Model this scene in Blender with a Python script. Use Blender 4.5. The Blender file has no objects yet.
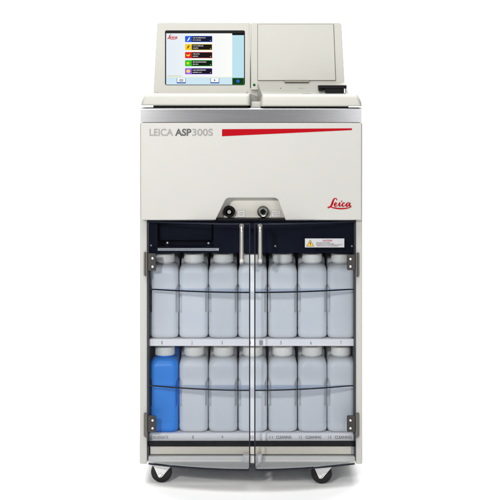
import bpy, bmesh, math, random
from mathutils import Vector, Matrix
random.seed(7)
S = bpy.context.scene
COL = S.collection

# ------------------------------------------------------------------ camera
CAMD, CAMZ, HOR, K = 4.0, 1.1207, 95.0, 1398.6       # distance, height, horizon row, px per (m/m)
cd = bpy.data.cameras.new("camera"); cam = bpy.data.objects.new("camera", cd); COL.objects.link(cam)
cam.location = (0, -CAMD, CAMZ); cam.rotation_euler = (math.radians(90), 0, 0)
cd.sensor_width = 36; cd.lens = 36*K/500; cd.shift_y = -(250-HOR)/500
cd.clip_start = 0.05; cd.clip_end = 100
S.camera = cam

# ------------------------------------------------------------------ world, lamps, exposure
W = bpy.data.worlds.new("World"); S.world = W; W.use_nodes = True
W.node_tree.nodes["Background"].inputs[0].default_value = (0.94, 0.97, 1.0, 1)
W.node_tree.nodes["Background"].inputs[1].default_value = 0.22
def lamp(name, loc, target, power, sx, sy=None, color=(1, 1, 1), spread=180):
    l = bpy.data.lights.new(name, 'AREA'); l.energy = power; l.color = color
    l.shape = 'RECTANGLE' if sy else 'DISK'; l.size = sx
    if sy: l.size_y = sy
    l.spread = math.radians(spread)
    o = bpy.data.objects.new(name, l); COL.objects.link(o); o.location = loc
    o.rotation_euler = (Vector(target)-Vector(loc)).to_track_quat('-Z', 'Y').to_euler()
    return o
lamp("key_lamp", (-1.03, -3.25, 1.55), (0, 0, 0.55), 78, 0.22, None, (1.0, 0.985, 0.96))
lamp("overhead_softbox", (-0.3, -1.3, 2.9), (0, -0.1, 0.2), 72, 1.8, 1.4)
lamp("fill_softbox", (0.90, -3.2, 1.2), (0, 0, 0.6), 22, 0.6, 1.2)
lamp("backdrop_lamp", (0, 1.4, 3.6), (0, 3.2, 0.6), 300, 3.5, 0.8)
S.view_settings.view_transform = 'Standard'; S.view_settings.look = 'None'
S.view_settings.exposure = -0.15; S.view_settings.gamma = 1.0
S.render.engine = 'CYCLES'
S.cycles.use_denoising = True
S.cycles.max_bounces = 14; S.cycles.transparent_max_bounces = 24; S.cycles.diffuse_bounces = 6
S.cycles.caustics_reflective = False; S.cycles.caustics_refractive = False

# ------------------------------------------------------------------ measuring helpers
def X(px, y=0.0): return (px-250.0)*(CAMD+y)/K
def Z(py, y=0.0): return CAMZ-(py-HOR)*(CAMD+y)/K
def plane(y):                                  # upright plane at depth y
    return lambda px, py, off=0.0: Vector((X(px, y), y-off, Z(py, y)))
def tilted(yb, pyb, deg):                      # leaning plane, its foot at depth yb / row pyb
    zb = Z(pyb, yb); t = math.tan(math.radians(deg))
    def f(px, py, off=0.0):
        y = yb
        for _ in range(6): y = yb+(Z(py, y)-zb)*t
        return Vector((X(px, y), y-off, Z(py, y)))
    return f

# ------------------------------------------------------------------ materials
def mat(name, col, rough=0.5, metal=0.0, var=0.03, scale=9.0, bump=0.0, bscale=300.0, spec=0.5, coat=0.0, sss=0.0):
    m = bpy.data.materials.new(name); m.use_nodes = True
    nt = m.node_tree; b = nt.nodes["Principled BSDF"]
    b.inputs["Roughness"].default_value = rough; b.inputs["Metallic"].default_value = metal
    b.inputs["Specular IOR Level"].default_value = spec
    b.inputs["Coat Weight"].default_value = coat
    if sss:
        b.inputs["Subsurface Weight"].default_value = sss
        b.inputs["Subsurface Radius"].default_value = (0.02, 0.02, 0.025)
        b.inputs["Subsurface Scale"].default_value = 1.0
    tc = nt.nodes.new("ShaderNodeTexCoord")
    n = nt.nodes.new("ShaderNodeTexNoise"); n.inputs["Scale"].default_value = scale; n.inputs["Detail"].default_value = 5
    nt.links.new(tc.outputs["Object"], n.inputs["Vector"])
    mx = nt.nodes.new("ShaderNodeMix"); mx.data_type = 'RGBA'
    mx.inputs[6].default_value = (*[c*(1-var) for c in col], 1); mx.inputs[7].default_value = (*[min(1, c*(1+var)) for c in col], 1)
    nt.links.new(n.outputs["Fac"], mx.inputs[0]); nt.links.new(mx.outputs[2], b.inputs["Base Color"])
    if bump:
        n2 = nt.nodes.new("ShaderNodeTexNoise"); n2.inputs["Scale"].default_value = bscale; n2.inputs["Detail"].default_value = 2
        nt.links.new(tc.outputs["Object"], n2.inputs["Vector"])
        bp = nt.nodes.new("ShaderNodeBump"); bp.inputs["Strength"].default_value = bump; bp.inputs["Distance"].default_value = 0.001
        nt.links.new(n2.outputs["Fac"], bp.inputs["Height"]); nt.links.new(bp.outputs["Normal"], b.inputs["Normal"])
    return m
def brushed(name, col, rough, stretch=(1.5, 60, 400), amt=0.12, aniso=0.0):
    m = mat(name, col, rough, 1.0, 0.04)
    nt = m.node_tree; b = nt.nodes["Principled BSDF"]
    tc = nt.nodes.new("ShaderNodeTexCoord"); mp = nt.nodes.new("ShaderNodeMapping"); mp.inputs["Scale"].default_value = stretch
    n = nt.nodes.new("ShaderNodeTexNoise"); n.inputs["Scale"].default_value = 4; n.inputs["Detail"].default_value = 4
    r = nt.nodes.new("ShaderNodeMapRange"); r.inputs[3].default_value = rough-amt; r.inputs[4].default_value = rough+amt
    nt.links.new(tc.outputs["Object"], mp.inputs["Vector"]); nt.links.new(mp.outputs["Vector"], n.inputs["Vector"])
    nt.links.new(n.outputs["Fac"], r.inputs[0]); nt.links.new(r.outputs[0], b.inputs["Roughness"])
    if aniso:
        b.inputs["Anisotropic"].default_value = aniso; b.inputs["Anisotropic Rotation"].default_value = 0.25
        tg = nt.nodes.new("ShaderNodeTangent"); tg.direction_type = 'RADIAL'; tg.axis = 'Z'; nt.links.new(tg.outputs[0], b.inputs["Tangent"])
    bp = nt.nodes.new("ShaderNodeBump"); bp.inputs["Strength"].default_value = 0.06; bp.inputs["Distance"].default_value = 0.0005
    nt.links.new(n.outputs["Fac"], bp.inputs["Height"]); nt.links.new(bp.outputs["Normal"], b.inputs["Normal"])
    return m
def glass(name, tint, gloss=1.0):
    m = bpy.data.materials.new(name); m.use_nodes = True; nt = m.node_tree
    nt.nodes.remove(nt.nodes["Principled BSDF"]); out = nt.nodes["Material Output"]
    tr = nt.nodes.new("ShaderNodeBsdfTransparent")
    tc = nt.nodes.new("ShaderNodeTexCoord"); n = nt.nodes.new("ShaderNodeTexNoise"); n.inputs["Scale"].default_value = 3
    mx = nt.nodes.new("ShaderNodeMix"); mx.data_type = 'RGBA'
    mx.inputs[6].default_value = (*[c*0.985 for c in tint], 1); mx.inputs[7].default_value = (*[min(1, c*1.015) for c in tint], 1)
    nt.links.new(tc.outputs["Object"], n.inputs["Vector"]); nt.links.new(n.outputs["Fac"], mx.inputs[0])
    nt.links.new(mx.outputs[2], tr.inputs[0])
    gl = nt.nodes.new("ShaderNodeBsdfGlossy"); gl.inputs["Roughness"].default_value = 0.03
    fr = nt.nodes.new("ShaderNodeFresnel"); fr.inputs[0].default_value = 1.3
    ml = nt.nodes.new("ShaderNodeMath"); ml.operation = 'MULTIPLY'; ml.inputs[1].default_value = gloss
    mix = nt.nodes.new("ShaderNodeMixShader")
    nt.links.new(fr.outputs[0], ml.inputs[0]); nt.links.new(ml.outputs[0], mix.inputs[0])
    nt.links.new(tr.outputs[0], mix.inputs[1]); nt.links.new(gl.outputs[0], mix.inputs[2])
    nt.links.new(mix.outputs[0], out.inputs[0])
    return m
def glow(name, col, st=1.0):
    m = bpy.data.materials.new(name); m.use_nodes = True; nt = m.node_tree; b = nt.nodes["Principled BSDF"]
    b.inputs["Base Color"].default_value = (0.002, 0.002, 0.002, 1); b.inputs["Roughness"].default_value = 0.35
    b.inputs["Specular IOR Level"].default_value = 0.02
    b.inputs["Emission Color"].default_value = (*col, 1); b.inputs["Emission Strength"].default_value = st
    return m
def srgb(r, g, b):
    f = lambda c: (c/255/12.92) if c <= 10 else ((c/255+0.055)/1.055)**2.4
    return (f(r), f(g), f(b))

CREAM = mat("cream_paint", (0.366, 0.358, 0.336), 0.42, var=0.02, bump=0.12, bscale=900)
CREAM_D = mat("cream_plastic", (0.362, 0.356, 0.320), 0.5, var=0.012, bump=0.15, bscale=1200)
STEEL = brushed("brushed_steel", (0.31, 0.31, 0.32), 0.28, amt=0.04, aniso=0.75)
CHROME = brushed("satin_chrome", (0.46, 0.45, 0.42), 0.27, amt=0.05)
RAILM = mat("satin_grey_rail", (0.68, 0.655, 0.61), 0.35, var=0.03, spec=0.6)
GRIPM = mat("grip_recess_shade", (0.20, 0.192, 0.15), 0.6)  # shade of the lid's handle recess, put into the colour as olive
BRACK = mat("dark_hinge_bracket", (0.035, 0.033, 0.031), 0.42, 0.6, var=0.1)
STRIPM = mat("pale_ledge_metal", (0.36, 0.37, 0.39), 0.5, 0.2, var=0.08, scale=40)
HANDLE = mat("satin_handle_metal", (0.50, 0.485, 0.45), 0.30, 1.0, var=0.05, scale=30)
ALU = brushed("aluminium", (0.80, 0.80, 0.78), 0.38)
PLATE = mat("grey_plate", (0.59, 0.57, 0.515), 0.45, var=0.02, bump=0.1)
NAVY = mat("navy_panel", (0.004, 0.006, 0.015), 0.5, var=0.1, spec=0.06)
DARK = mat("dark_interior", (0.05, 0.055, 0.075), 0.6, var=0.1)
BLACK = mat("black_plastic", (0.006, 0.006, 0.007), 0.4, var=0.1, spec=0.07)
SEAM = mat("shadow_gap_plastic", (0.16, 0.155, 0.13), 0.7)
RUBBER = mat("black_rubber", (0.007, 0.007, 0.008), 0.6, spec=0.3, var=0.15, bump=0.3, bscale=500)
GREYHUB = mat("grey_hub", (0.35, 0.35, 0.36), 0.5)
SHELFM = mat("white_shelf", (0.90, 0.875, 0.86), 0.45, var=0.02)
BEIGE = brushed("beige_metal_tray", (0.78, 0.715, 0.60), 0.42); BEIGE.node_tree.nodes["Principled BSDF"].inputs["Metallic"].default_value = 0.45
BOTTLE = mat("milky_bottle_plastic", (0.70, 0.715, 0.735), 0.42, var=0.035, scale=14, bump=0.12, bscale=60, sss=0.25)
BLUEB = mat("blue_bottle_plastic", (0.022, 0.25, 0.80), 0.42, var=0.05, scale=14, bump=0.12, bscale=60)
CAPM = mat("white_cap_plastic", (0.88, 0.86, 0.79), 0.5, var=0.02)
for m_ in (BOTTLE, CAPM):                              # each moulding a shade of its own
    nt = m_.node_tree; b_ = nt.nodes["Principled BSDF"]; src = b_.inputs["Base Color"].links[0].from_socket
    oi = nt.nodes.new("ShaderNodeObjectInfo"); mr = nt.nodes.new("ShaderNodeMapRange"); mr.inputs[3].default_value = 0.92; mr.inputs[4].default_value = 1.05
    hs_ = nt.nodes.new("ShaderNodeHueSaturation"); nt.links.new(oi.outputs["Random"], mr.inputs[0]); nt.links.new(mr.outputs[0], hs_.inputs["Value"])
    nt.links.new(src, hs_.inputs["Color"]); nt.links.new(hs_.outputs[0], b_.inputs["Base Color"])
for m_, lo_, hi_ in ((CREAM, 0.34, 0.56), (CREAM_D, 0.40, 0.62), (BOTTLE, 0.34, 0.52), (BLUEB, 0.34, 0.52)):
    nt = m_.node_tree; b_ = nt.nodes["Principled BSDF"]
    tc = nt.nodes.new("ShaderNodeTexCoord"); nz = nt.nodes.new("ShaderNodeTexNoise"); nz.inputs["Scale"].default_value = 5.5; nz.inputs["Detail"].default_value = 7; nz.inputs["Roughness"].default_value = 0.65
    mr = nt.nodes.new("ShaderNodeMapRange"); mr.inputs[1].default_value = 0.3; mr.inputs[2].default_value = 0.7; mr.inputs[3].default_value = lo_; mr.inputs[4].default_value = hi_
    nt.links.new(tc.outputs["Object"], nz.inputs["Vector"]); nt.links.new(nz.outputs["Fac"], mr.inputs[0]); nt.links.new(mr.outputs[0], b_.inputs["Roughness"])
GLASS = glass("tinted_acrylic", (0.848, 0.862, 0.880), 0.35)
RIBG = glass("clear_blue_acrylic", (0.80, 0.85, 0.93), 0.6)
FROST = glass("frosted_acrylic", (0.75, 0.76, 0.78), 0.3)
nt = FROST.node_tree; df = nt.nodes.new("ShaderNodeBsdfDiffuse"); df.inputs[0].default_value = (0.80, 0.775, 0.72, 1)
mx = nt.nodes.new("ShaderNodeMixShader"); mx.inputs[0].default_value = 0.55
old = nt.nodes["Material Output"].inputs[0].links[0].from_socket
nt.links.new(old, mx.inputs[1]); nt.links.new(df.outputs[0], mx.inputs[2]); nt.links.new(mx.outputs[0], nt.nodes["Material Output"].inputs[0])
GEDGE = mat("edge_refraction_dark", (0.005, 0.006, 0.014), 0.3, spec=0.25)  # dark line that refraction gives acrylic edges, painted on as a border colour
RED = mat("red_print", (0.285, 0.0015, 0.006), 0.55, var=0.03, spec=0.04)
INKL = mat("light_grey_print", (0.195, 0.188, 0.178), 0.5)
INKD = mat("dark_grey_print", (0.072, 0.070, 0.068), 0.5, spec=0.2)
INKM = mat("mid_grey_print", (0.17, 0.17, 0.175), 0.5)
INKB = mat("black_print", (0.03, 0.03, 0.035), 0.5)
LABELW = mat("white_label", (0.66, 0.66, 0.65), 0.4)
LABELS = mat("silver_label", (0.40, 0.40, 0.415), 0.4)
YELLOW = mat("yellow_print", (0.62, 0.37, 0.01), 0.4)
HINGEM = mat("gunmetal_hinge", (0.12, 0.112, 0.10), 0.4, 0.9, var=0.08)
BOLT = mat("zinc_bolt", (0.75, 0.74, 0.72), 0.3, 1.0)
FLOORM = mat("white_backdrop_paint", (0.93, 0.93, 0.93), 0.55, var=0.006, scale=3, spec=0.3)

# ------------------------------------------------------------------ mesh building
class MB:
    def __init__(s): s.bm = bmesh.new(); s.mats = []
    def mi(s, m):
        if m not in s.mats: s.mats.append(m)
        return s.mats.index(m)
    def merge(s, b2, m):
        i = s.mi(m) if m else None
        me = bpy.data.meshes.new("t"); 
        if i is not None:
            for f in b2.faces: f.material_index = i
        b2.to_mesh(me); b2.free(); s.bm.from_mesh(me); bpy.data.meshes.remove(me)
    def face(s, pts, m):
        vs = [s.bm.verts.new(p) for p in pts]; f = s.bm.faces.new(vs); f.material_index = s.mi(m); return f
    def box(s, x0, x1, y0, y1, z0, z1, m, bev=0.0, seg=2):
        b = bmesh.new(); bmesh.ops.create_cube(b, size=1)
        for v in b.verts:
            v.co = Vector(((x0+x1)/2+v.co.x*abs(x1-x0), (y0+y1)/2+v.co.y*abs(y1-y0), (z0+z1)/2+v.co.z*abs(z1-z0)))
        if bev: bmesh.ops.bevel(b, geom=b.edges[:], offset=bev, segments=seg, profile=0.5, affect='EDGES', clamp_overlap=True)
        s.merge(b, m)
    def pbox(s, px0, px1, py0, py1, y0, y1, m, bev=0.0, seg=2):   # front face spans these rows/columns at depth y0
        s.box(X(px0, y0), X(px1, y0), y0, y1, Z(py1, y0), Z(py0, y0), m, bev, seg)
    def prism(s, front, dvec, m, bev=0.0, seg=3, both=False):        # front outline (3D pts), extruded along dvec
        b = bmesh.new(); vs = [b.verts.new(p) for p in front]; f = b.faces.new(vs)
        r = bmesh.ops.extrude_face_region(b, geom=[f]); nv = [e for e in r['geom'] if isinstance(e, bmesh.types.BMVert)]
        bmesh.ops.translate(b, vec=dvec, verts=nv)
        bmesh.ops.recalc_face_normals(b, faces=b.faces[:])
        if bev:
            b.verts.ensure_lookup_table(); fs = set(b.verts[i] for i in range(len(front)))
            ed = [e for e in b.edges if (e.verts[0] in fs and e.verts[1] in fs) or both and not ((e.verts[0] in fs) ^ (e.verts[1] in fs))]
            bmesh.ops.bevel(b, geom=ed, offset=bev, segments=seg, profile=0.5, affect='EDGES', clamp_overlap=True)
        s.merge(b, m)
    def cyl(s, p0, p1, r0, r1, m, n=32, bev=0.0):
        b = bmesh.new(); p0, p1 = Vector(p0), Vector(p1); d = p1-p0
        bmesh.ops.create_cone(b, cap_ends=True, segments=n, radius1=r0, radius2=r1, depth=d.length)
        if bev:
            ed = [e for e in b.edges if abs(e.verts[0].co.z-e.verts[1].co.z) < 1e-6]
            bmesh.ops.bevel(b, geom=ed, offset=bev, segments=2, profile=0.5, affect='EDGES', clamp_overlap=True)
        q = Vector((0, 0, 1)).rotation_difference(d.normalized())
        bmesh.ops.transform(b, matrix=Matrix.Translation((p0+p1)/2) @ q.to_matrix().to_4x4(), verts=b.verts[:])
        s.merge(b, m)
    def tube(s, pts, r, m, n=14, flat=1.0):
        b = bmesh.new(); rings = []
        pts = [Vector(p) for p in pts]
        for i, p in enumerate(pts):
            t = (pts[min(i+1, len(pts)-1)]-pts[max(i-1, 0)]).normalized()
            u = Vector((1, 0, 0)); w = t.cross(u).normalized(); u = w.cross(t).normalized()
            rings.append([b.verts.new(p+(u*math.cos(a)+w*math.sin(a)*flat)*r) for a in [2*math.pi*k/n for k in range(n)]])
        for a, c in zip(rings, rings[1:]):
            for k in range(n): b.faces.new((a[k], a[(k+1) % n], c[(k+1) % n], c[k]))
        b.faces.new(rings[0]); b.faces.new(rings[-1]); bmesh.ops.recalc_face_normals(b, faces=b.faces[:])
        s.merge(b, m)
    def lathe(s, prof, m, n=40, center=(0, 0, 0), axis='z', knurl=0.0):   # prof: (r, h)
        b = bmesh.new(); rings = []
        for r, h in prof:
            ring = []
            for k in range(n):
                a = 2*math.pi*k/n; rr = r*(1-(knurl if k % 2 else 0))
                c = (rr*math.cos(a), rr*math.sin(a), h) if axis == 'z' else (rr*math.cos(a), h, rr*math.sin(a))
                ring.append(b.verts.new(Vector(c)+Vector(center)))
            rings.append(ring)
        for a, c in zip(rings, rings[1:]):
            for k in range(n): b.faces.new((a[k], a[(k+1) % n], c[(k+1) % n], c[k]))
        for e in (0, -1):
            if prof[e][0] < 0.002: b.faces.new(rings[e])
        bmesh.ops.recalc_face_normals(b, faces=b.faces[:])
        s.merge(b, m)
    def quad(s, px0, px1, py0, py1, f, m, off=0.0):
        s.face([f(px0, py1, off), f(px1, py1, off), f(px1, py0, off), f(px0, py0, off)], m)
    def rquad(s, px0, px1, py0, py1, f, m, off=0.0, r=0.8):
        pts = []
        for cx, cy, a0 in ((px0+r, py1-r, 180), (px1-r, py1-r, 270), (px1-r, py0+r, 0), (px0+r, py0+r, 90)):
            for k in range(5):
                a = math.radians(a0+k*22.5); pts.append(f(cx+r*math.cos(a), cy-r*math.sin(a), off))
        s.face(pts, m)
    def text(s, body, px0, px1, py0, py1, f, m, off=0.0004, bold=0.0):
        c = bpy.data.curves.new("t", 'FONT'); c.body = body; c.offset = bold; c.resolution_u = 6
        o = bpy.data.objects.new("t", c); COL.objects.link(o)
        dg = bpy.context.evaluated_depsgraph_get(); me = bpy.data.meshes.new_from_object(o.evaluated_get(dg))
        xs = [v.co.x for v in me.vertices]; ys = [v.co.y for v in me.vertices]
        x0, x1, y0, y1 = min(xs), max(xs), min(ys), max(ys)
        for v in me.vertices:
            v.co = f(px0+(v.co.x-x0)/(x1-x0)*(px1-px0), py1-(v.co.y-y0)/(y1-y0)*(py1-py0), off)
        b = bmesh.new(); b.from_mesh(me); bpy.data.objects.remove(o); bpy.data.curves.remove(c); bpy.data.meshes.remove(me)
        s.merge(b, m)
    def words(s, px0, px1, py, h, f, m, off=0.0004, seed=1):      # print too fine to read: a row of tiny word marks
        r = random.Random(seed); x = px0
        while x < px1:
            w = min(r.uniform(0.35, 0.75), px1-x)
            s.quad(x, x+w, py-h/2*r.uniform(.7, 1), py+h/2*r.uniform(.6, 1), f, m, off)
            x += w+(0.18 if r.random() < .75 else 0.55)
    def stroke(s, pts, f, m, off):                                    # ribbon through (px, py, width)
        P = []
        n = len(pts)
        for i in range(n-1):
            p0, p1, p2, p3 = pts[max(i-1, 0)], pts[i], pts[i+1], pts[min(i+2, n-1)]
            for k in range(7):
                t = k/7
                P.append([0.5*((2*b)+(-a+c)*t+(2*a-5*b+4*c-d)*t*t+(-a+3*b-3*c+d)*t**3) for a, b, c, d in zip(p0, p1, p2, p3)])
        P.append(list(pts[-1])); L = []; R = []
        for i, p in enumerate(P):
            a, c = P[max(i-1, 0)], P[min(i+1, len(P)-1)]
            dx, dy = c[0]-a[0], c[1]-a[1]; l = math.hypot(dx, dy) or 1
            nx, ny = -dy/l*p[2]/2, dx/l*p[2]/2
            lift = off+i*0.000004                                     # so a stroke that turns back lies over itself
            L.append(f(p[0]+nx, p[1]+ny, lift)); R.append(f(p[0]-nx, p[1]-ny, lift))
        for i in range(len(P)-1):
            s.face([L[i], L[i+1], R[i+1], R[i]], m)
    def build(s, name, parent=None, sharp=32, smooth=True, local=None, wn=True):
        me = bpy.data.meshes.new(name); s.bm.to_mesh(me); s.bm.free()
        for m in s.mats: me.materials.append(m)
        if smooth and len(me.polygons):
            me.polygons.foreach_set("use_smooth", [True]*len(me.polygons)); me.set_sharp_from_angle(angle=math.radians(sharp))
        o = bpy.data.objects.new(name, me); COL.objects.link(o)
        if smooth and wn: o.modifiers.new("weighted_normals", 'WEIGHTED_NORMAL').keep_sharp = True
        if parent:
            o.parent = parent
            if local is None:
                w = parent; M = Matrix.Identity(4)
                while w: M = w.matrix_basis_world if False else M; w = None
                o.matrix_parent_inverse = world_of(parent).inverted()
        return o
def world_of(o):
    M = o.matrix_basis.copy()
    if o.parent: M = world_of(o.parent) @ o.matrix_parent_inverse @ M
    return M
def empty(name, loc, label=None, cat=None, group=None, parent=None):
    o = bpy.data.objects.new(name, None); COL.objects.link(o); o.location = loc; o.empty_display_size = 0.05
    if label: o["label"] = label; o["category"] = cat
    if group: o["group"] = group
    if parent: o.parent = parent; o.matrix_parent_inverse = world_of(parent).inverted()
    return o

# ------------------------------------------------------------------ the setting: a white studio sweep
b = MB(); prof = [(-7.0, 0.0), (2.0, 0.0)]
for k in range(1, 17):
    a = math.radians(90*k/16); prof.append((2.0+1.2*math.sin(a), 1.2-1.2*math.cos(a)))
prof.append((3.2, 5.0))
for (ya, za), (yb, zb) in zip(prof, prof[1:]):
    b.face([(-6, ya, za), (6, ya, za), (6, yb, zb), (-6, yb, zb)], FLOORM)
bmesh.ops.remove_doubles(b.bm, verts=b.bm.verts[:], dist=1e-5)
fl = b.build("floor", sharp=60); fl["kind"] = "structure"

# ------------------------------------------------------------------ the machine
T = empty("tissue_processor", (0.003, 0.32, 0), "tall cream laboratory tissue processor with tinted double doors, a screen on top and black castors", "lab machine")
YP = -0.045                                            # front of the upper cover
# cabinet shell
b = MB(); zb = Z(464.2)
for a0, a1 in ((139.6, 147.2), (355.8, 362.4)):
    b.box(X(a0), X(a1), 0.0, 0.66, zb, Z(122.8), CREAM, 0.004, 3)
b.box(X(147.2), X(355.8), 0.645, 0.66, zb, Z(122.8), CREAM)                # back
b.box(X(147.2), X(355.8), 0.05, 0.644, zb+0.004, zb+0.02, DARK)            # bottom
b.box(X(147.2), X(355.8), 0.02, 0.644, Z(221), Z(123.2), CREAM)            # upper body behind the cover
b.build("cabinet", T)
# dark lining of the bottle bay
b = MB()
xl, xr, yb_, zt, zl = X(147.6), X(355.4), 0.50, Z(221.5), Z(462)
b.box(xl, xr, yb_, yb_+0.004, zl, zt, DARK)
b.box(xl, xl+0.003, 0.012, yb_, zl, zt, DARK); b.box(xr-0.003, xr, 0.012, yb_, zl, zt, DARK)
b.build("bay_lining", T)
# navy fascia above the bottles with the slot on the left
b = MB(); yn = 0.022
b.pbox(147.8, 157.5, 219.4, 252.8, yn, yn+0.02, NAVY)
b.pbox(157.5, 213.5, 219.4, 222.6, yn, yn+0.02, NAVY); b.pbox(157.5, 213.5, 246.3, 252.8, yn, yn+0.02, NAVY)
b.pbox(213.5, 355.2, 219.4, 252.8, yn, yn+0.02, NAVY)
b.pbox(157.5, 213.5, 222.6, 246.3, yn+0.07, yn+0.08, NAVY)
b.pbox(159.0, 212.0, 223.0, 240.2, yn+0.03, yn+0.035, NAVY, 0.002)
f_ = b.build("fascia", T)
b = MB(); b.pbox(157.5, 219, 248.2, 250.9, yn-0.012, yn-0.001, STRIPM, 0.0012)
b.words(160, 216, 249.6, 0.8, plane(yn-0.012), INKL, seed=4)
b.build("ledge_strip", f_)
for px, py in ((167.5, 242.6), (208.5, 243)):
    b = MB(); p = plane(yn+0.03)(px, py); b.lathe([(0.0005, -0.006), (0.0028, -0.006), (0.0034, -0.003), (0.0034, 0)], BOLT, 16, p, 'y')
    b.build("screw", f_)

# upper cover with the trapezoid notch
fp = plane(YP)
out = [(140.9, 220.0), (140.9, 122.6), (361.5, 122.6), (361.5, 220.0), (285.4, 220.0), (279.6, 204.5)]
for k in range(6):
    a = math.radians(15+75*k/5); out.append((274.0+5.0*math.cos(a), 203.0-5.0*math.sin(a)))
out += [(230.0, 198.0)]
for k in range(6):
    a = math.radians(90+62*k/5); out.append((229.6+5.0*math.cos(a), 203.0-5.0*math.sin(a)))
out += [(215.6, 220.0)]
b = MB(); b.prism([fp(*p) for p in out], (0, 0.050, 0), CREAM, 0.0028, 3)
cov = b.build("front_cover", T, sharp=40)
# print on the cover
b = MB()
b.text("LEICA", 149.5, 173.2, 128.7, 136.0, fp, INKL, bold=0.022)
b.build("lettering", cov)
b = MB(); b.text("ASP", 175.0, 191.4, 128.7, 136.0, fp, INKD, bold=0.035); b.build("lettering", cov)
b = MB(); b.text("300S", 192.2, 213.0, 128.7, 136.0, fp, INKL, bold=0.022); b.build("lettering", cov)
b = MB(); b.face([fp(222, 136.3, .0004), fp(352, 130.1, .0004), fp(352, 128.3, .0004), fp(222, 129.2, .0004)], RED); b.build("red_stripe", cov)
LOGO = [
 [(214, 152, 7), (217, 134, 10), (200, 121, 11), (178, 128, 14), (163, 158, 21), (150, 196, 24), (136, 226, 21), (114, 250, 13), (92, 259, 10), (79, 252, 8)],
 [(88, 243, 6), (112, 243, 8), (150, 254, 12), (210, 266, 15), (280, 271, 15), (350, 267, 13), (405, 255, 9), (436, 240, 5)],
 [(186, 218, 9), (207, 207, 9), (214, 189, 9), (199, 184, 11), (184, 208, 17), (188, 232, 14), (207, 237, 9), (238, 212, 6)],
 [(238, 210, 6), (262, 184, 15), (253, 213, 17), (254, 234, 13), (270, 232, 9), (292, 210, 6)],
 [(281, 168, 9), (288, 162, 14), (295, 158, 9)],
 [(330, 197, 9), (327, 186, 10), (309, 190, 13), (297, 214, 17), (304, 236, 13), (324, 233, 8), (352, 210, 6)],
 [(403, 192, 8), (384, 183, 9), (364, 200, 15), (355, 222, 17), (364, 238, 12), (383, 226, 9), (404, 192, 8)],
 [(413, 183, 13), (402, 212, 17), (403, 234, 13), (418, 234, 8), (432, 222, 5)],
]
def logo(b, px0, py0, sc, f, m, off, wmul=1.0):
    for i, st in enumerate(LOGO):
        b.stroke([(px0+x*sc, py0+y*sc, w*sc*wmul) for x, y, w in st], f, m, off+i*0.0003)
b = MB(); logo(b, 322, 190.2, 34/500, fp, RED, 0.0004, 1.3); b.build("logo", cov)
# recess with the two connectors
b = MB(); b.pbox(213.5, 287.5, 196, 218.6, 0.008, 0.0125, PLATE)
b.pbox(213.5, 286.2, 218.6, 220.6, -0.030, 0.0125, BLACK, 0.001)
rec = b.build("connector_recess", T)
fr = plane(0.008)
def conn(px, py, dark):
    c = fr(px, py); b = MB(); M1 = BLACK if dark else CHROME
    b.lathe([(0.0165, 0), (0.0165, -0.008), (0.015, -0.0095), (0.015, -0.020), (0.0125, -0.022), (0.0105, -0.021), (0.0100, -0.008), (0.001, -0.008)], M1, 40, c, 'y')
    b.lathe([(0.0075, -0.008), (0.0075, -0.019), (0.0055, -0.021), (0.0035, -0.021), (0.0035, -0.012), (0.0005, -0.012)], CHROME if dark else BLACK, 6 if dark else 28, c, 'y')
    if dark: b.lathe([(0.0135, -0.0205), (0.0142, -0.0225), (0.0128, -0.0235), (0.0118, -0.0215)], RUBBER, 40, c, 'y')
    return b.build("connector", rec)
conn(229.3, 211.3, True); conn(263.0, 211.5, False)
for a0, a1, p0, p1, t in ((237.2, 245.2, 210.2, 217.4, 0), (271.2, 281.0, 210.2, 216.8, 1)):
    b = MB(); b.quad(a0, a1, p0, p1, fr, INKL, 0.0003); b.quad(a0+.25, a1-.25, p0+.25, p1-.25, fr, LABELW, 0.0006)
    b.words(a0+(2.2 if not t else 1.2), a1-(2 if not t else 3), p0+2.4, 0.7, fr, INKL, 0.0009, 3+t)
    b.words(a0+(2.0 if not t else 2.4), a1-(2.5 if not t else 1.6), p0+4.6, 0.7, fr, INKL, 0.0009, 9+t)
    b.build("small_label", rec)

# steel worktop
b = MB()
x0, x1 = X(140.4, YP), X(361.8, YP); zt, z0 = Z(107.7, YP), Z(122.2, YP)
pr = [(YP, z0), (YP, zt-0.006)]
for k in range(1, 7):
    a = math.radians(90*k/6); pr.append((YP+0.006-0.006*math.cos(a), zt-0.006+0.006*math.sin(a)))
pr += [(0.66, zt), (0.66, z0)]
b.prism([Vector((x0, y, z)) for y, z in pr], (x1-x0, 0, 0), STEEL)
b.build("worktop", T, sharp=40)

# ------------------------------------------------------------------ control unit on the worktop
TD = 7.0
ft = tilted(0.085, 93.0, TD)
def outline_round(pts, r, seg=5):
    o = []; n = len(pts)
    for i in range(n):
        p, a, c = Vector(pts[i]), Vector(pts[i-1]), Vector(pts[(i+1) % n])
        d1 = (a-p).normalized(); d2 = (c-p).normalized(); rr = r[i] if isinstance(r, (list, tuple)) else r
        if rr == 0: o.append(tuple(p)); continue
        s0, s1 = p+d1*rr, p+d2*rr
        for k in range(seg+1):
            t = k/seg; o.append(tuple(s0*(1-t)**2+p*2*t*(1-t)+s1*t*t))
    return o
shift = Vector((0, 0.22, 0))
# screen housing
b = MB()
o1 = outline_round([(153.2, 93.2), (157.2, 22.6), (250.6, 22.6), (250.2, 93.2)], [1, 3, 1.2, 1])
b.prism([ft(*p) for p in o1], shift, CREAM_D, 0.006, 4)
hous = b.build("screen_housing", T, sharp=40)
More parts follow.
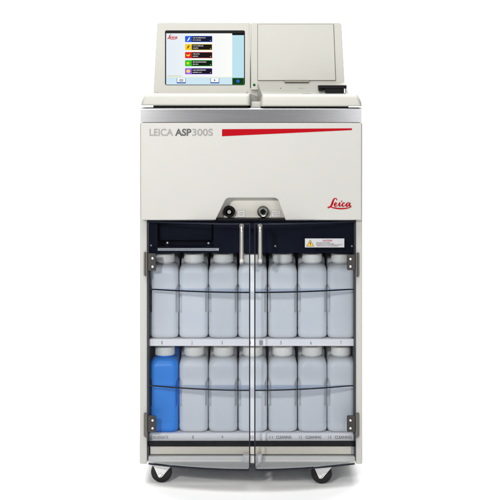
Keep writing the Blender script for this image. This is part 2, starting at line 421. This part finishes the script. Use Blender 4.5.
# raised lip under the screen
b = MB(); b.prism([ft(*p) for p in outline_round([(158, 94.6), (158, 90.8), (246.5, 90.8), (246.5, 94.6)], .8)], (0, -0.011, 0), CREAM_D)
b.bm.free(); b = MB()
b.prism([ft(p[0], p[1], 0.010) for p in outline_round([(158, 94.8), (158, 91.4), (246.8, 91.4), (246.8, 94.8)], .8)], (0, 0.011, 0), CREAM_D, 0.003, 3)
b.build("bezel_lip", hous)
# the lit screen, with its picture as one part
b = MB()
E = lambda n, c, s=1.0: glow("screen_"+n, srgb(*c), s*1.12)
eW, eC, eK, eT = E("white", (246, 250, 252)), E("pale_blue", (190, 226, 238)), E("black", (6, 6, 8)), E("text_white", (225, 225, 225))
eStrip, eBt, eBl, eRed, eGr, eYel = E("strip_blue", (205, 230, 242)), E("button_white", (250, 250, 252)), E("button_blue", (40, 92, 170)), E("red", (205, 20, 30)), E("dark_green", (8, 52, 18)), E("olive_text", (196, 190, 120))
eGl = E("edge_green", (30, 110, 35))
scr = lambda u, v: (165.9+u*(78.3)+(1-v)*0.5*(1-2*u), 31.0+v*53.6)
SC = lambda px, py, off=0.0: ft(px, py, off)
nt = eW.node_tree; b_ = nt.nodes["Principled BSDF"]                  # the picture's own background runs from pale blue to white
gt = nt.nodes.new("ShaderNodeTexCoord"); sx = nt.nodes.new("ShaderNodeSeparateXYZ"); gm = nt.nodes.new("ShaderNodeMapRange"); gx = nt.nodes.new("ShaderNodeMix"); gx.data_type = 'RGBA'
gm.inputs[1].default_value = X(166, .1); gm.inputs[2].default_value = X(228, .1)
gx.inputs[6].default_value = (*srgb(226, 236, 243), 1); gx.inputs[7].default_value = (*srgb(250, 251, 248), 1)
nt.links.new(gt.outputs["Object"], sx.inputs[0]); nt.links.new(sx.outputs[0], gm.inputs[0]); nt.links.new(gm.outputs[0], gx.inputs[0]); nt.links.new(gx.outputs[2], b_.inputs["Emission Color"])
b.rquad(165.0, 244.9, 30.4, 85.1, SC, BLACK, 0.0008, 1.6)
b.quad(166.2, 244.0, 33.4, 84.6, SC, eW, 0.0014)
b.quad(166.2, 232.2, 77.4, 84.6, SC, eStrip, 0.0020)
b.quad(166.2, 232.2, 76.9, 77.4, SC, E("faint_yellow", (240, 238, 200)), 0.0020)
b.quad(232.2, 244.0, 35.2, 77.8, SC, eC, 0.0020)
b.quad(232.2, 244.0, 33.2, 35.2, SC, eK, 0.0020)
b.quad(232.2, 244.0, 77.8, 84.6, SC, eGl, 0.0020); b.quad(232.9, 243.3, 78.5, 84.0, SC, eGr, 0.0024)
b.rquad(236.3, 239.6, 79.6, 82.8, SC, E("dot_blue", (38, 98, 190)), 0.0028, 1.2)
b.words(166.8, 182.0, 76.0, 0.9, SC, eYel, 0.0022, 21)
for a0, a1 in ((176.8, 185.8), (210.4, 219.3)):
    b.quad(a0, a1, 78.3, 83.4, SC, eBl, 0.0024); b.quad(a0+.5, a1-.5, 78.3, 82.2, SC, eBt, 0.0028)
eIk = E("icon_grey", (90, 100, 110))
for r_ in range(3): b.quad(179.2, 183.4, 79.2+r_*.9, 79.7+r_*.9, SC, eIk, 0.0032)
b.face([SC(214.0, 81.3, .0032), SC(215.8, 80.2, .0032), SC(214.0, 79.1, .0032)], eIk)
logo(b, 164.9, 31.2, 10.6/360, SC, eRed, 0.0020, 1.6)
rows = [((30, 90, 225), (8, 16, 44)), ((242, 206, 30), (14, 12, 8)), ((224, 24, 12), (20, 6, 6)), ((44, 196, 24), (6, 20, 8)), ((150, 96, 226), (12, 10, 34))]
icons = [(235, 245, 255), (150, 70, 20), (255, 214, 70), (232, 214, 40), (255, 214, 96)]
for i, (c1, c2) in enumerate(rows):
    y0 = 36.0+i*8.05; m1, m2, m3 = E("key%d" % i, c1), E("bar%d" % i, c2), E("icon%d" % i, icons[i])
    b.rquad(185.1, 212.3, y0, y0+6.1, SC, m1, 0.0020, 0.6)
    b.quad(191.8, 211.9, y0+.4, y0+5.7, SC, m2, 0.0024)
    if i == 0: b.stroke([(187.0, y0+4.9, .5), (188.6, y0+3.6, 1.3), (189.3, y0+1.9, .9), (190.0, y0+1.3, .4)], SC, m3, 0.0026)
    elif i == 1: b.stroke([(187.2, y0+4.6, .6), (188.4, y0+2.6, 1.6), (189.4, y0+1.4, .6)], SC, m3, 0.0026)
    elif i == 2: b.stroke([(186.4, y0+2.6, .8), (188.2, y0+3.6, 1.5), (189.8, y0+2.2, 1.0)], SC, m3, 0.0026)
    elif i == 3: b.rquad(186.6, 189.2, y0+1.8, y0+4.4, SC, m3, 0.0026, 1.2)
    else: b.rquad(186.4, 190.2, y0+1.4, y0+4.6, SC, m3, 0.0026, 1.4)
    L = (6.2, 5.0, 3.2, 6.4, 6.4)[i]
    b.words(192.8, 192.8+L*2.1, y0+1.9, 1.0, SC, eT, 0.0028, 30+i)
    b.words(192.8, 192.8+(8, 6, 5.5, 5.5, 9)[i], y0+4.1, 0.9, SC, eT, 0.0028, 50+i)
    b.face([SC(210.2, y0+5.0, .0028), SC(211.0, y0+4.5, .0028), SC(210.2, y0+4.0, .0028)], eT)
b.build("screen", hous, smooth=False)

# base pads resting on the worktop
def pad(name, px0, px1, py0, py1, yf, yb, taper, parent, rb=0.012, m=CREAM_D):
    b = MB(); z0, z1 = Z(py1, yf), Z(py0, yf); h = z1-z0
    pr = []
    for k in range(9):
        a = math.radians(90*k/8); pr.append((yf+h*0.75*(1-math.cos(a)), z0+h*0.30+h*0.70*math.sin(a)))
    pr = [(yf+0.004, z0), (yf, z0+0.004)]+pr+[(yb, z1), (yb, z0)]
    xs = [(X(px0, yf), X(px1, yf))]
    bb = bmesh.new(); rings = []
    n = 6
    cols = [(i/n) for i in range(n+1)]
    for (e, side) in [(k, 0) for k in range(6)]+[(k, 1) for k in range(5, -1, -1)]:
        ring = []
        for y, z in pr:
            t = (z-z0)/h; a = math.radians(90*e/5)
            ins = rb*(1-math.sin(a))+taper[side]*t*t; back = rb*(1-math.cos(math.radians(90)-0)*1)*0
            yy = y+(rb*(1-math.cos(math.radians(90)-a)) if False else rb*(1-math.sin(a if a else 0))*0)
            # round the plan corner: near the end the front steps back
            d = rb*(1-math.sqrt(max(0, 1-(1-math.sin(a))**2)))
            yy = min(y+d, yb)
            x = (X(px0, yf)+rb*(1-math.sin(a))*0+ins-(rb*(1-math.sin(a)))+rb*(math.sin(a))) if side == 0 else (X(px1, yf)-ins+(rb*(1-math.sin(a)))-rb*(math.sin(a)))
            ring.append(bb.verts.new((x, yy, z)))
        rings.append(ring)
    for a, c in zip(rings, rings[1:]):
        for k in range(len(pr)): bb.faces.new((a[k], a[(k+1) % len(pr)], c[(k+1) % len(pr)], c[k]))
    bb.faces.new(rings[0]); bb.faces.new(rings[-1]); bmesh.ops.recalc_face_normals(bb, faces=bb.faces[:])
    b.merge(bb, m)
    return b.build(name, parent, sharp=40)
pad("base_pad", 140.6, 250.4, 93.4, 105.5, -0.052, 0.14, (0.016, 0.001), T)
rp = pad("base_pad", 260.4, 362.2, 94.0, 106.4, -0.052, 0.10, (0.006, 0.014), T)
# steel edge shows below: dark plinth between pads and worktop
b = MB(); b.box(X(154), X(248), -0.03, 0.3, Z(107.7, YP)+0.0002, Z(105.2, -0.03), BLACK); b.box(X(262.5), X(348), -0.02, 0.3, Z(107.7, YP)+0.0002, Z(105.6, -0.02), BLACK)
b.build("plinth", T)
# neck joining the two units
b = MB(); b.box(X(246, .10), X(264, .10), 0.085, 0.30, Z(107.7, YP), Z(88, .085), CREAM_D, 0.003); b.box(X(250.6), X(261), -0.025, 0.0846, Z(107.7, YP)+0.0004, Z(101.6, -.025), CREAM_D, 0.002); b.build("neck", T)

# lid unit on the right
ft2 = tilted(0.078, 84.0, TD)
b = MB()
o2 = outline_round([(250.9, 90.0), (251.2, 22.6), (341.4, 22.6), (345.0, 90.0)], [1, 1.2, 3, 1])
b.prism([ft2(*p) for p in o2], shift, CREAM_D, 0.006, 4)
b.box(X(249.4,.1), X(252.4,.1), 0.10, 0.28, Z(92, .1), Z(24.5, .14), CREAM_D)
lidh = b.build("lid_housing", T, sharp=40)
b = MB()
b.prism([ft2(*p, 0.0004) for p in [(257.3, 80.9), (257.3, 24.2), (334.0, 24.2), (336.2, 80.9)]], (0, 0.001, 0), SEAM)
b.prism([ft2(*p, 0.004) for p in [(257.9, 80.2), (257.9, 24.6), (333.3, 24.6), (335.4, 80.2)]], (0, 0.0035, 0), CREAM_D, 0.001, 2)
lid = b.build("lid_panel", lidh, sharp=40)
b = MB(); b.lathe([(0.0038, 0.0), (0.0038, -0.0014), (0.0005, -0.0016)], glow("green_lamp", (0.02, 0.16, 0.03), 0.8), 20, ft2(254.2, 84.9, 0.0002), 'y'); b.build("indicator_lamp", lidh)
# sloping deck in front of the lid unit
b = MB()
yfA, yfB = -0.020, 0.075
pA = [(258.0, 81.6), (346.2, 81.6)]
v = [Vector((X(262.5, yfA), yfA, Z(95.4, yfA))), Vector((X(349, yfA), yfA, Z(95.4, yfA))), Vector((X(346.2, yfB), yfB, Z(81.8, yfB))), Vector((X(257.5, yfB), yfB, Z(81.8, yfB)))]
w = [Vector((p.x, p.y, Z(104, -0.02))) for p in v]
bb = bmesh.new(); V = [bb.verts.new(p) for p in v]; Wv = [bb.verts.new(p) for p in w]
bb.faces.new(V); bb.faces.new(Wv[::-1])
for k in range(4): bb.faces.new((V[k], Wv[k], Wv[(k+1) % 4], V[(k+1) % 4]))
bmesh.ops.recalc_face_normals(bb, faces=bb.faces[:])
bmesh.ops.bevel(bb, geom=[e for e in bb.edges if e.verts[0] in V or e.verts[1] in V], offset=0.004, segments=3, profile=0.5, affect='EDGES')
b.merge(bb, CREAM_D)
def fd(px, py, off=0.0):                                    # on the sloping deck
    t = (95.4-py)/(95.4-81.8); y = yfA+(yfB-yfA)*t
    p = Vector((X(px, y), y, Z(py, y))); n = Vector((0, -(Z(81.8, yfB)-Z(95.4, yfA)), (yfB-yfA))).normalized()
    return p+n*off
deck = b.build("sloping_deck", lidh, sharp=40)
b = MB(); b.words(298, 305.5, 88.3, 0.5, fd, INKL, 0.0005, 5); b.build("fine_print", deck)
b = MB(); b.words(302.5, 312, 93.6, 0.5, fd, INKL, 0.0005, 6); b.build("fine_print", deck)
b = MB(); b.rquad(280.1, 281.1, 87.9, 88.9, fd, INKB, 0.0005, .45)
b.build("dot", deck)
b = MB(); b.pbox(284.5, 309, 80.6, 82.2, 0.060, 0.08, GRIPM, 0.001); b.build("grip", lid)  # olive strip painted as the shadow in the handle recess
# black latch block
b = MB(); b.pbox(318.6, 346.6, 85.2, 88.6, -0.012, 0.055, BLACK, 0.0012); b.pbox(325.2, 343.6, 88.6, 93.0, -0.010, 0.05, BLACK, 0.0012)
b.pbox(318.6, 321, 88.4, 90.4, -0.008, 0.05, BLACK, 0.001)
b.pbox(344.0, 345.0, 88.6, 93.2, -0.012, 0.04, CHROME)
b.build("latch", lidh)

# ------------------------------------------------------------------ bottle shelves, tray, lower panel
ys = 0.028
fs = plane(ys)
def shelf(py0, py1):
    b = MB(); b.pbox(147.9, 355.4, py0, py1, ys, ys+0.004, SHELFM, 0.001)
    b.box(xl+.004, xr-.004, ys+0.0045, 0.495, Z(py0, ys)-0.005, Z(py0, ys)-0.0005, SHELFM)
    return b.build("shelf", T)
s1 = shelf(339.2, 346.0); s2 = shelf(433.4, 441.0)
for i, px in enumerate((162, 192, 222, 250.2, 281, 311, 341)):
    b = MB(); b.text(str(i+1), px-(0.75 if i else 0.4), px+(0.75 if i else 0.4), 341.0, 344.4, fs, INKM)
    b.build("number", s1)
b = MB(); b.text("CONDENSATE", 149.2, 168.2, 435.8, 438.8, fs, INKM); b.build("lettering", s2)
for t, a0, a1 in (("8", 192.2, 193.8), ("9", 221.6, 223.2), ("10", 250.2, 253.4)):
    b = MB(); b.text(t, a0, a1, 435.4, 438.9, fs, INKM); b.build("number", s2)
for t, p0, p1, p2 in (("11", 269.6, 276.0, 291.4), ("12", 299.0, 305.4, 321.2), ("13", 328.2, 334.8, 351.6)):
    b = MB(); b.text(t, p0, p0+3.0, 435.7, 438.7, fs, INKM); b.build("number", s2)
    b = MB(); b.text("CLEANING", p1, p2, 435.7, 438.7, fs, INKM, bold=0.02); b.build("lettering", s2)
b = MB(); b.quad(259.2, 263.2, 340.4, 345.2, fs, LABELS, .0004); b.build("small_label", s1)
b = MB()
b.pbox(147.9, 355.4, 441.0, 446.4, 0.012, 0.016, BLACK)
b.pbox(150.2, 353.8, 446.2, 454.4, 0.020, 0.45, BEIGE, 0.0015)
tray = b.build("paraffin_tray" if False else "drip_tray", T)
b = MB(); b.pbox(351.2, 354.2, 446.6, 454.0, 0.017, 0.0198, LABELS, 0.001); b.build("end_cap", tray)
b = MB(); b.pbox(147.9, 355.4, 454.2, 456.6, 0.035, 0.05, DARK)
zt_, zb_ = Z(456.3, .010), Z(463.8, .010)
prof = [(0.034, zb_), (0.018, zb_), (0.014, zb_+0.0012), (0.0105, zb_+0.006), (0.010, zb_+0.0085)]
for k in range(8):
    a = math.radians(90*k/7); prof.append((0.0155-0.0055*math.cos(a), zt_-0.0055+0.0055*math.sin(a)))
prof += [(0.034, zt_)]
b.prism([Vector((X(148.2), y, z)) for y, z in prof], (X(355.2)-X(148.2), 0, 0), RAILM)
rail = b.build("bottom_rail", T, sharp=50)
for a0, a1 in ((243.0, 249.4), (256.0, 262.2)):
    b = MB(); b.pbox(a0, a1, 455.4, 464.8, -0.010, 0.012, LABELW, 0.001); b.cyl(plane(-0.010)((a0+a1)/2+1.2, 462.6), plane(-0.0125)((a0+a1)/2+1.2, 462.6), .002, .0018, BOLT, 12)
    b.build("door_catch", rail)

# ------------------------------------------------------------------ bowed acrylic doors
SAG, HC, XC = 0.070, X(354.8)-X(251.6), X(251.6)
def bow(x): return -0.004-SAG*(1-((x-XC)/HC)**2)
zD0, zD1 = 0.0655, Z(221.0, 0.0)
def px_door(px, py, off=0.0):                                 # on the bowed face
    y = -0.03
    for _ in range(12): y = bow(X(px, y))
    return Vector((X(px, y), y-0.0025-off, Z(py, y)))
def door(xa, xb, inner):
    b = MB(); n = 40; th = 0.005; e = 0.0036; r = 0.012
    xs = [xa, xa+e]+[xa+e+(xb-xa-2*e)*k/n for k in range(1, n)]+[xb-e, xb]
    if inner > 0: pass
    zs = [zD0, zD0+e, zD0+0.02, (zD0+zD1)/2, zD1-e, zD1]
    bb = bmesh.new()
    def grid(dy):
        g = []
        for z in zs:
            row = []
            for x in xs:
                zz = z
                di = (xb-x) if inner > 0 else (x-xa)          # rounded lower inner corner
                if di < r: 
                    lift = r-math.sqrt(max(0, r*r-(r-di)**2)); zz = max(z, zD0+lift) if z <= zD0+1e-6 else max(z, zD0+lift+e*0.9) if z <= zD0+e+1e-6 else z
                row.append(bb.verts.new((x, bow(x)+dy, zz)))
            g.append(row)
        return g
    A, B = grid(-th/2), grid(th/2)
    ni, nj = len(zs), len(xs)
    gi, ei = b.mi(GLASS), b.mi(GEDGE)
    def put(vs, m):
        f = bb.faces.new(vs); f.material_index = m
    for i in range(ni-1):
        for j in range(nj-1):
            edge = i in (0, ni-2) or (j == nj-2 if inner > 0 else j == 0)
            put((A[i][j], A[i][j+1], A[i+1][j+1], A[i+1][j]), ei if edge else gi)
            put((B[i][j], B[i+1][j], B[i+1][j+1], B[i][j+1]), ei if edge else gi)
    for j in range(nj-1):
        put((A[0][j], B[0][j], B[0][j+1], A[0][j+1]), ei); put((A[-1][j], A[-1][j+1], B[-1][j+1], B[-1][j]), ei)
    for i in range(ni-1):
        put((A[i][0], A[i+1][0], B[i+1][0], B[i][0]), ei); put((A[i][-1], B[i][-1], B[i+1][-1], A[i+1][-1]), ei)
    bmesh.ops.recalc_face_normals(bb, faces=bb.faces[:])
    b.merge(bb, None)
    d = b.build("door", T, sharp=40)
    # two clear ribs that follow the bow
    for z in (0.5658, 0.2907, zD0+0.0062):
        b = MB(); bb = bmesh.new(); m = 30; F = []; Bk = []
        xx = [xa+0.002+(xb-xa-0.004)*k/m for k in range(m+1)]
        rows_ = []
        for zz in (z-0.002, z+0.002):
            rows_.append(([bb.verts.new((x, min(bow(x)+0.004, -0.0075), zz)) for x in xx], [bb.verts.new((x, -0.006, zz)) for x in xx]))
        (f0, k0), (f1, k1) = rows_
        low_ = z < 0.1; ri, ed = b.mi(FROST if low_ else RIBG), b.mi(FROST if low_ else GEDGE)
        for j in range(m):
            for vs, mm in (((f0[j], f0[j+1], k0[j+1], k0[j]), ri), ((f1[j], k1[j], k1[j+1], f1[j+1]), ri), ((f0[j], f1[j], f1[j+1], f0[j+1]), ed), ((k0[j], k0[j+1], k1[j+1], k1[j]), ri)):
                f = bb.faces.new(vs); f.material_index = mm
        for j in (0, m):
            f = bb.faces.new((f0[j], k0[j], k1[j], f1[j])); f.material_index = ri
        bmesh.ops.recalc_face_normals(bb, faces=bb.faces[:])
        b.merge(bb, None); b.build("bottom_plate" if low_ else "rib", d, sharp=40)
    return d
yc = -SAG-0.004
dl = door(X(148.6), X(250.3, yc), 1); dr = door(X(254.2, yc), X(354.6), -1)
# handles
for d, px in ((dl, 241.7), (dr, 260.0)):
    b = MB(); p0, p1 = px_door(px, 226.0), px_door(px, 261.4); yo = p0.y-0.030
    path = []
    x = p0.x
    for k in range(7):
        a = math.radians(90*k/6); path.append((x, p0.y-0.018-0.012*math.sin(a), p0.z-0.0+0.0*k-0.012*(1-math.cos(a))))
    path = [(x, p0.y, p0.z)]+path
    low = [(x, y, p1.z+(p0.z-z)) for (_, y, z) in path][::-1]
    b.tube(path+low, 0.0062, HANDLE, 20)
    for z in (p0.z, p1.z): b.cyl((x, p0.y+0.0005, z), (x, p0.y-0.003, z), 0.0068, 0.0066, HANDLE, 20)
    b.build("handle", d, sharp=50)
# hinges
for d, sgn, e in ((dl, 1, 147.4), (dr, -1, 355.6)):
    for py0, py1, q0, q1 in (((253.4, 270.8, 252.2, 275.6) if sgn > 0 else (254.6, 270.2, 252.8, 276.2)), (415.6, 432.0, 413.2, 436.4)):
        b = MB(); a0, a1 = sorted((e-sgn*3.6, e-sgn*0.8))
        b.pbox(a0, a1, q0, q1, -0.006, 0.001, HINGEM, 0.001)
        b.cyl((X(e-sgn*0.6), -0.010, Z(q1)), (X(e-sgn*0.6), -0.010, Z(q0)), 0.0045, 0.0045, HINGEM, 20)
        a0, a1 = sorted((e+sgn*0.4, e+sgn*8.6))
        b.prism([plane(-0.016)(*p) for p in outline_round([(a0, py1), (a0, py0), (a1, py0), (a1, py1)], 1.6)], (0, 0.005, 0), BRACK, 0.001, 2)
        for t in (0.28, 0.76):
            c = plane(-0.016)(e+sgn*5.2, py0+(py1-py0)*t)
            b.lathe([(0.0040, 0.0), (0.0040, -0.0016), (0.0030, -0.0034), (0.0018, -0.0036), (0.0016, -0.002), (0.0005, -0.002)], BOLT, 20, c, 'y')
        b.build("hinge", d, sharp=40)
# door screws
for d, px, py in ((dl, 151.2, 245.4), (dr, 275.2, 246.0), (dr, 351.8, 246.0)):
    b = MB(); c = px_door(px, py); b.lathe([(0.0030, 0.001), (0.0030, -0.001), (0.0018, -0.002), (0.0004, -0.0021)], HINGEM, 16, c, 'y'); b.build("screw", d)
# warning label on the right door
b = MB()
def strip(px0, px1, py0, py1, m, off, n=12):
    for k in range(n):
        u0, u1 = px0+(px1-px0)*k/n, px0+(px1-px0)*(k+1)/n
        b.face([px_door(u0, py1, off), px_door(u1, py1, off), px_door(u1, py0, off), px_door(u0, py0, off)], m)
strip(304.9, 344.2, 238.4, 247.3, LABELS, 0.0005)
b.face([px_door(306.4, 246.2, .001), px_door(314.0, 246.2, .001), px_door(310.2, 239.6, .001)], INKB)
b.face([px_door(307.1, 245.8, .0014), px_door(313.3, 245.8, .0014), px_door(310.2, 240.4, .0014)], YELLOW)
b.stroke([(310.5, 241.8, .35), (309.9, 243.2, .9), (310.6, 243.6, .8), (310.1, 245.3, .3)], px_door, INKB, 0.0018)
b.text("CAUTION", 322.4, 332.0, 239.6, 241.3, px_door, RED, 0.0010, 0.02)
for i, (a, c) in enumerate(((316, 330), (316, 334), (316, 342.4), (317, 338))):
    b.words(a, c, 242.4+i*1.15, 0.62, px_door, INKD, 0.0010, 70+i)
b.build("warning_label", dr)

# ------------------------------------------------------------------ castors
def castor():
    t = empty("castor", (0, 0, 0), parent=T)
    t.matrix_parent_inverse = Matrix.Identity(4); t.location = (0, 0, 0)
    R = 0.0305
    b = MB(); b.lathe([(0.014, -0.012), (R-0.006, -0.012), (R-0.0015, -0.010), (R, -0.005), (R, 0.005), (R-0.0015, 0.010), (R-0.006, 0.012), (0.014, 0.012)], RUBBER, 48, (0, 0, R), 'y')
    wh = b.build("wheel", t, local=1)
    b = MB(); b.lathe([(0.0005, -0.0125), (0.014, -0.0125), (0.0145, -0.011), (0.0145, 0.011), (0.014, 0.0125), (0.0005, 0.0125)], RUBBER, 32, (0, 0, R), 'y')
    h = b.build("hub", wh, local=1)
    b = MB()
    for y in (-0.0165, 0.0140):
        pts = outline_round([(-0.0225, 0.050), (-0.0075, 0.0165), (0.0005, 0.0165), (0.0285, 0.050)], [.001, .004, .005, .001])
        b.prism([Vector((x, y, z)) for x, z in pts], (0, 0.0025, 0), LABELW)
    b.box(-0.024, 0.031, -0.018, 0.018, 0.0502, 0.0535, LABELW, 0.001)
    b.cyl((0.004, 0, 0.0535), (0.004, 0, 0.069), 0.011, 0.011, CHROME, 24)
    br = b.build("bracket", t, local=1)
    b = MB(); b.cyl((-.003, -0.0195, R-.006), (-.003, -0.0165, R-.006), 0.0042, 0.005, BOLT, 6); b.cyl((-.003, -0.016, R-.006), (-.003, 0.016, R-.006), 0.003, 0.003, BOLT, 12)
    b.build("axle", br, local=1)
    return t
def copy_tree(o, parent):
    c = o.copy(); COL.objects.link(c); c.parent = parent
    for ch in list(o.children): copy_tree(ch, c)
    return c
c0 = castor()
org = Vector(T.location)
for i, (px, y, fl_) in enumerate(((161.6, 0.052, 1), (321.6, 0.040, 1), (165, 0.56, -1), (320, 0.56, -1))):
    c = c0 if i == 0 else copy_tree(c0, T)
    c.location = Vector((X(px, y), y, 0.0))-org
    c.rotation_euler = (0, 0, 0 if fl_ > 0 else math.radians(150))

# ------------------------------------------------------------------ reagent bottles
def bottle_mesh(H, wid, dep, m, name):
    """body: base centre at the origin, front towards -y; a loft of rounded squares with two grip dents"""
    b = bmesh.new(); N = 72; rings = []
    hs = H*0.885
    zs = [0, .0015, .004, .008, .013, .02]+[.02+(hs-.02)*k/44 for k in range(1, 45)]
    for k in range(1, 11):
        zs.append(hs+(H-hs)*k/10)
    for z in zs:
        w, d = wid/2, dep/2
        if abs(z-0.0275) < 0.0022: w -= 0.0006; d -= 0.0006
        if z < 0.013: q = 0.010*(1-math.sqrt(max(0, 1-(1-z/0.013)**2))); w -= q; d -= q
        if z > hs:
            t = (z-hs)/(H-hs); s_ = max(0, 1-t**2.6)**0.55; rn = 0.026
            w = rn+(w-rn)*(0.12*(1-t)+0.88*s_) ; d = rn+(d-rn)*(0.12*(1-t)+0.88*s_)
        ring = []
        rc = min(w, d, 0.018 if z < hs else 0.018+(0.026-0.018)*(z-hs)/(H-hs))*0.999
        zg = z/H; k2 = 0.0
        if 0.335 < zg < 0.72:
            lo = min(1, max(0, (zg-0.345)/.02)); hi = min(1, max(0, (0.715-zg)/.06)); k2 = lo*lo*(3-2*lo)*math.sqrt(hi)
        q = []                                                   # right half, front to back: (x, y, dented)
        for k in range(5): q.append(((w-rc)*k/5, -d, False))
        for k in range(9):
            a = math.radians(90*k/8); q.append((w-rc+rc*math.sin(a), -d+rc-rc*math.cos(a), True))
        for t_, dn in ((0.10, True), (0.16, False), (0.4, False), (0.65, False)): q.append((w, -d+rc+(2*d-2*rc)*t_, dn))
        for k in range(9):
            a = math.radians(90*k/8); q.append((w-rc+rc*math.cos(a), d-rc+rc*math.sin(a), False))
        for k in range(4, -1, -1): q.append(((w-rc)*k/5, d, False))
        full = q+[(-x, y, dn) for x, y, dn in q[-2:0:-1]]
        N = len(full)
        for x, y, dn in full:
            if dn and abs(x) > w-0.0078*k2: x = math.copysign(w-0.0078*k2, x)
            ring.append(b.verts.new((x, y, z)))
        rings.append(ring)
    for a, c in zip(rings, rings[1:]):
        for k in range(N): b.faces.new((a[k], a[(k+1) % N], c[(k+1) % N], c[k]))
    b.faces.new(rings[0][::-1]); b.faces.new(rings[-1])
    # fine moulding lines round the body
    o = MB(); o.merge(b, m)
    o.box(-wid*0.47, wid*0.47, dep*0.30, dep/2+0.10, 0.012, H+0.016, m, 0.014, 4)
    o.cyl((0, -0.006, H-.001), (0, -0.006, H+0.006), 0.026, 0.026, m, 40)
    me = bpy.data.meshes.new(name); o.bm.to_mesh(me); o.bm.free(); me.materials.append(m)
    me.polygons.foreach_set("use_smooth", [True]*len(me.polygons)); me.set_sharp_from_angle(angle=math.radians(50))
    return me
def cap_mesh():
    o = MB(); o.lathe([(0.0287, 0.0), (0.0292, 0.002), (0.0288, 0.019), (0.0278, 0.0225), (0.0255, 0.0242), (0.0235, 0.0236), (0.0005, 0.0236)], CAPM, 96, (0, 0, 0), 'z', 0.018)
    me = bpy.data.meshes.new("cap"); o.bm.to_mesh(me); o.bm.free(); me.materials.append(CAPM)
    me.polygons.foreach_set("use_smooth", [True]*len(me.polygons)); me.set_sharp_from_angle(angle=math.radians(28))
    return me
YB, DEP = 0.040, 0.108                                           # front of the bottles and how deep they are
yctr = YB+DEP/2
zsh1, zsh2 = Z(339.2, ys)-0.0005, Z(433.4, ys)-0.0005
H = 0.2145; WID = 0.0838
me_w = bottle_mesh(H, WID, DEP, BOTTLE, "body"); me_b = bottle_mesh(H, WID, DEP, BLUEB, "body"); me_c = cap_mesh()
PXB = (164.3, 193.7, 223.1, 252.7, 282.6, 312.4, 341.6)
def wl(n, row): return "white translucent reagent bottle standing above the number %s on the %s shelf label strip" % (n, row)
spots = []
for i, px in enumerate(PXB):
    spots.append((px, zsh1, "w", wl(i+1, "upper") if i != 3 else "white bottle in the middle of the upper shelf, behind the gap between the doors"))
low = ["blue reagent bottle, the only blue one, standing above the condensate lettering", wl("8", "lower"), wl("9", "lower"),
       "white bottle in the middle of the lower shelf, behind the gap between the doors",
       wl("11", "lower"), wl("12", "lower"), wl("13", "lower")]
for i, px in enumerate(PXB): spots.append((px, zsh2, "b" if i == 0 else "w", low[i]))
for px, z, kind, label in spots:
    t = empty("reagent_bottle", (X(px, YB+0.02), yctr, z), label, "bottle", "reagent bottles on the two shelves")
    t.rotation_euler = (0, 0, math.radians(random.uniform(-0.6, 0.6)))
    o = bpy.data.objects.new("body", me_b if kind == "b" else me_w); COL.objects.link(o); o.parent = t
    c = bpy.data.objects.new("cap", me_c); COL.objects.link(c); c.parent = t; c.location = (0, -0.006, H+0.0035)
    c.rotation_euler = (0, 0, random.uniform(0, 6.28))
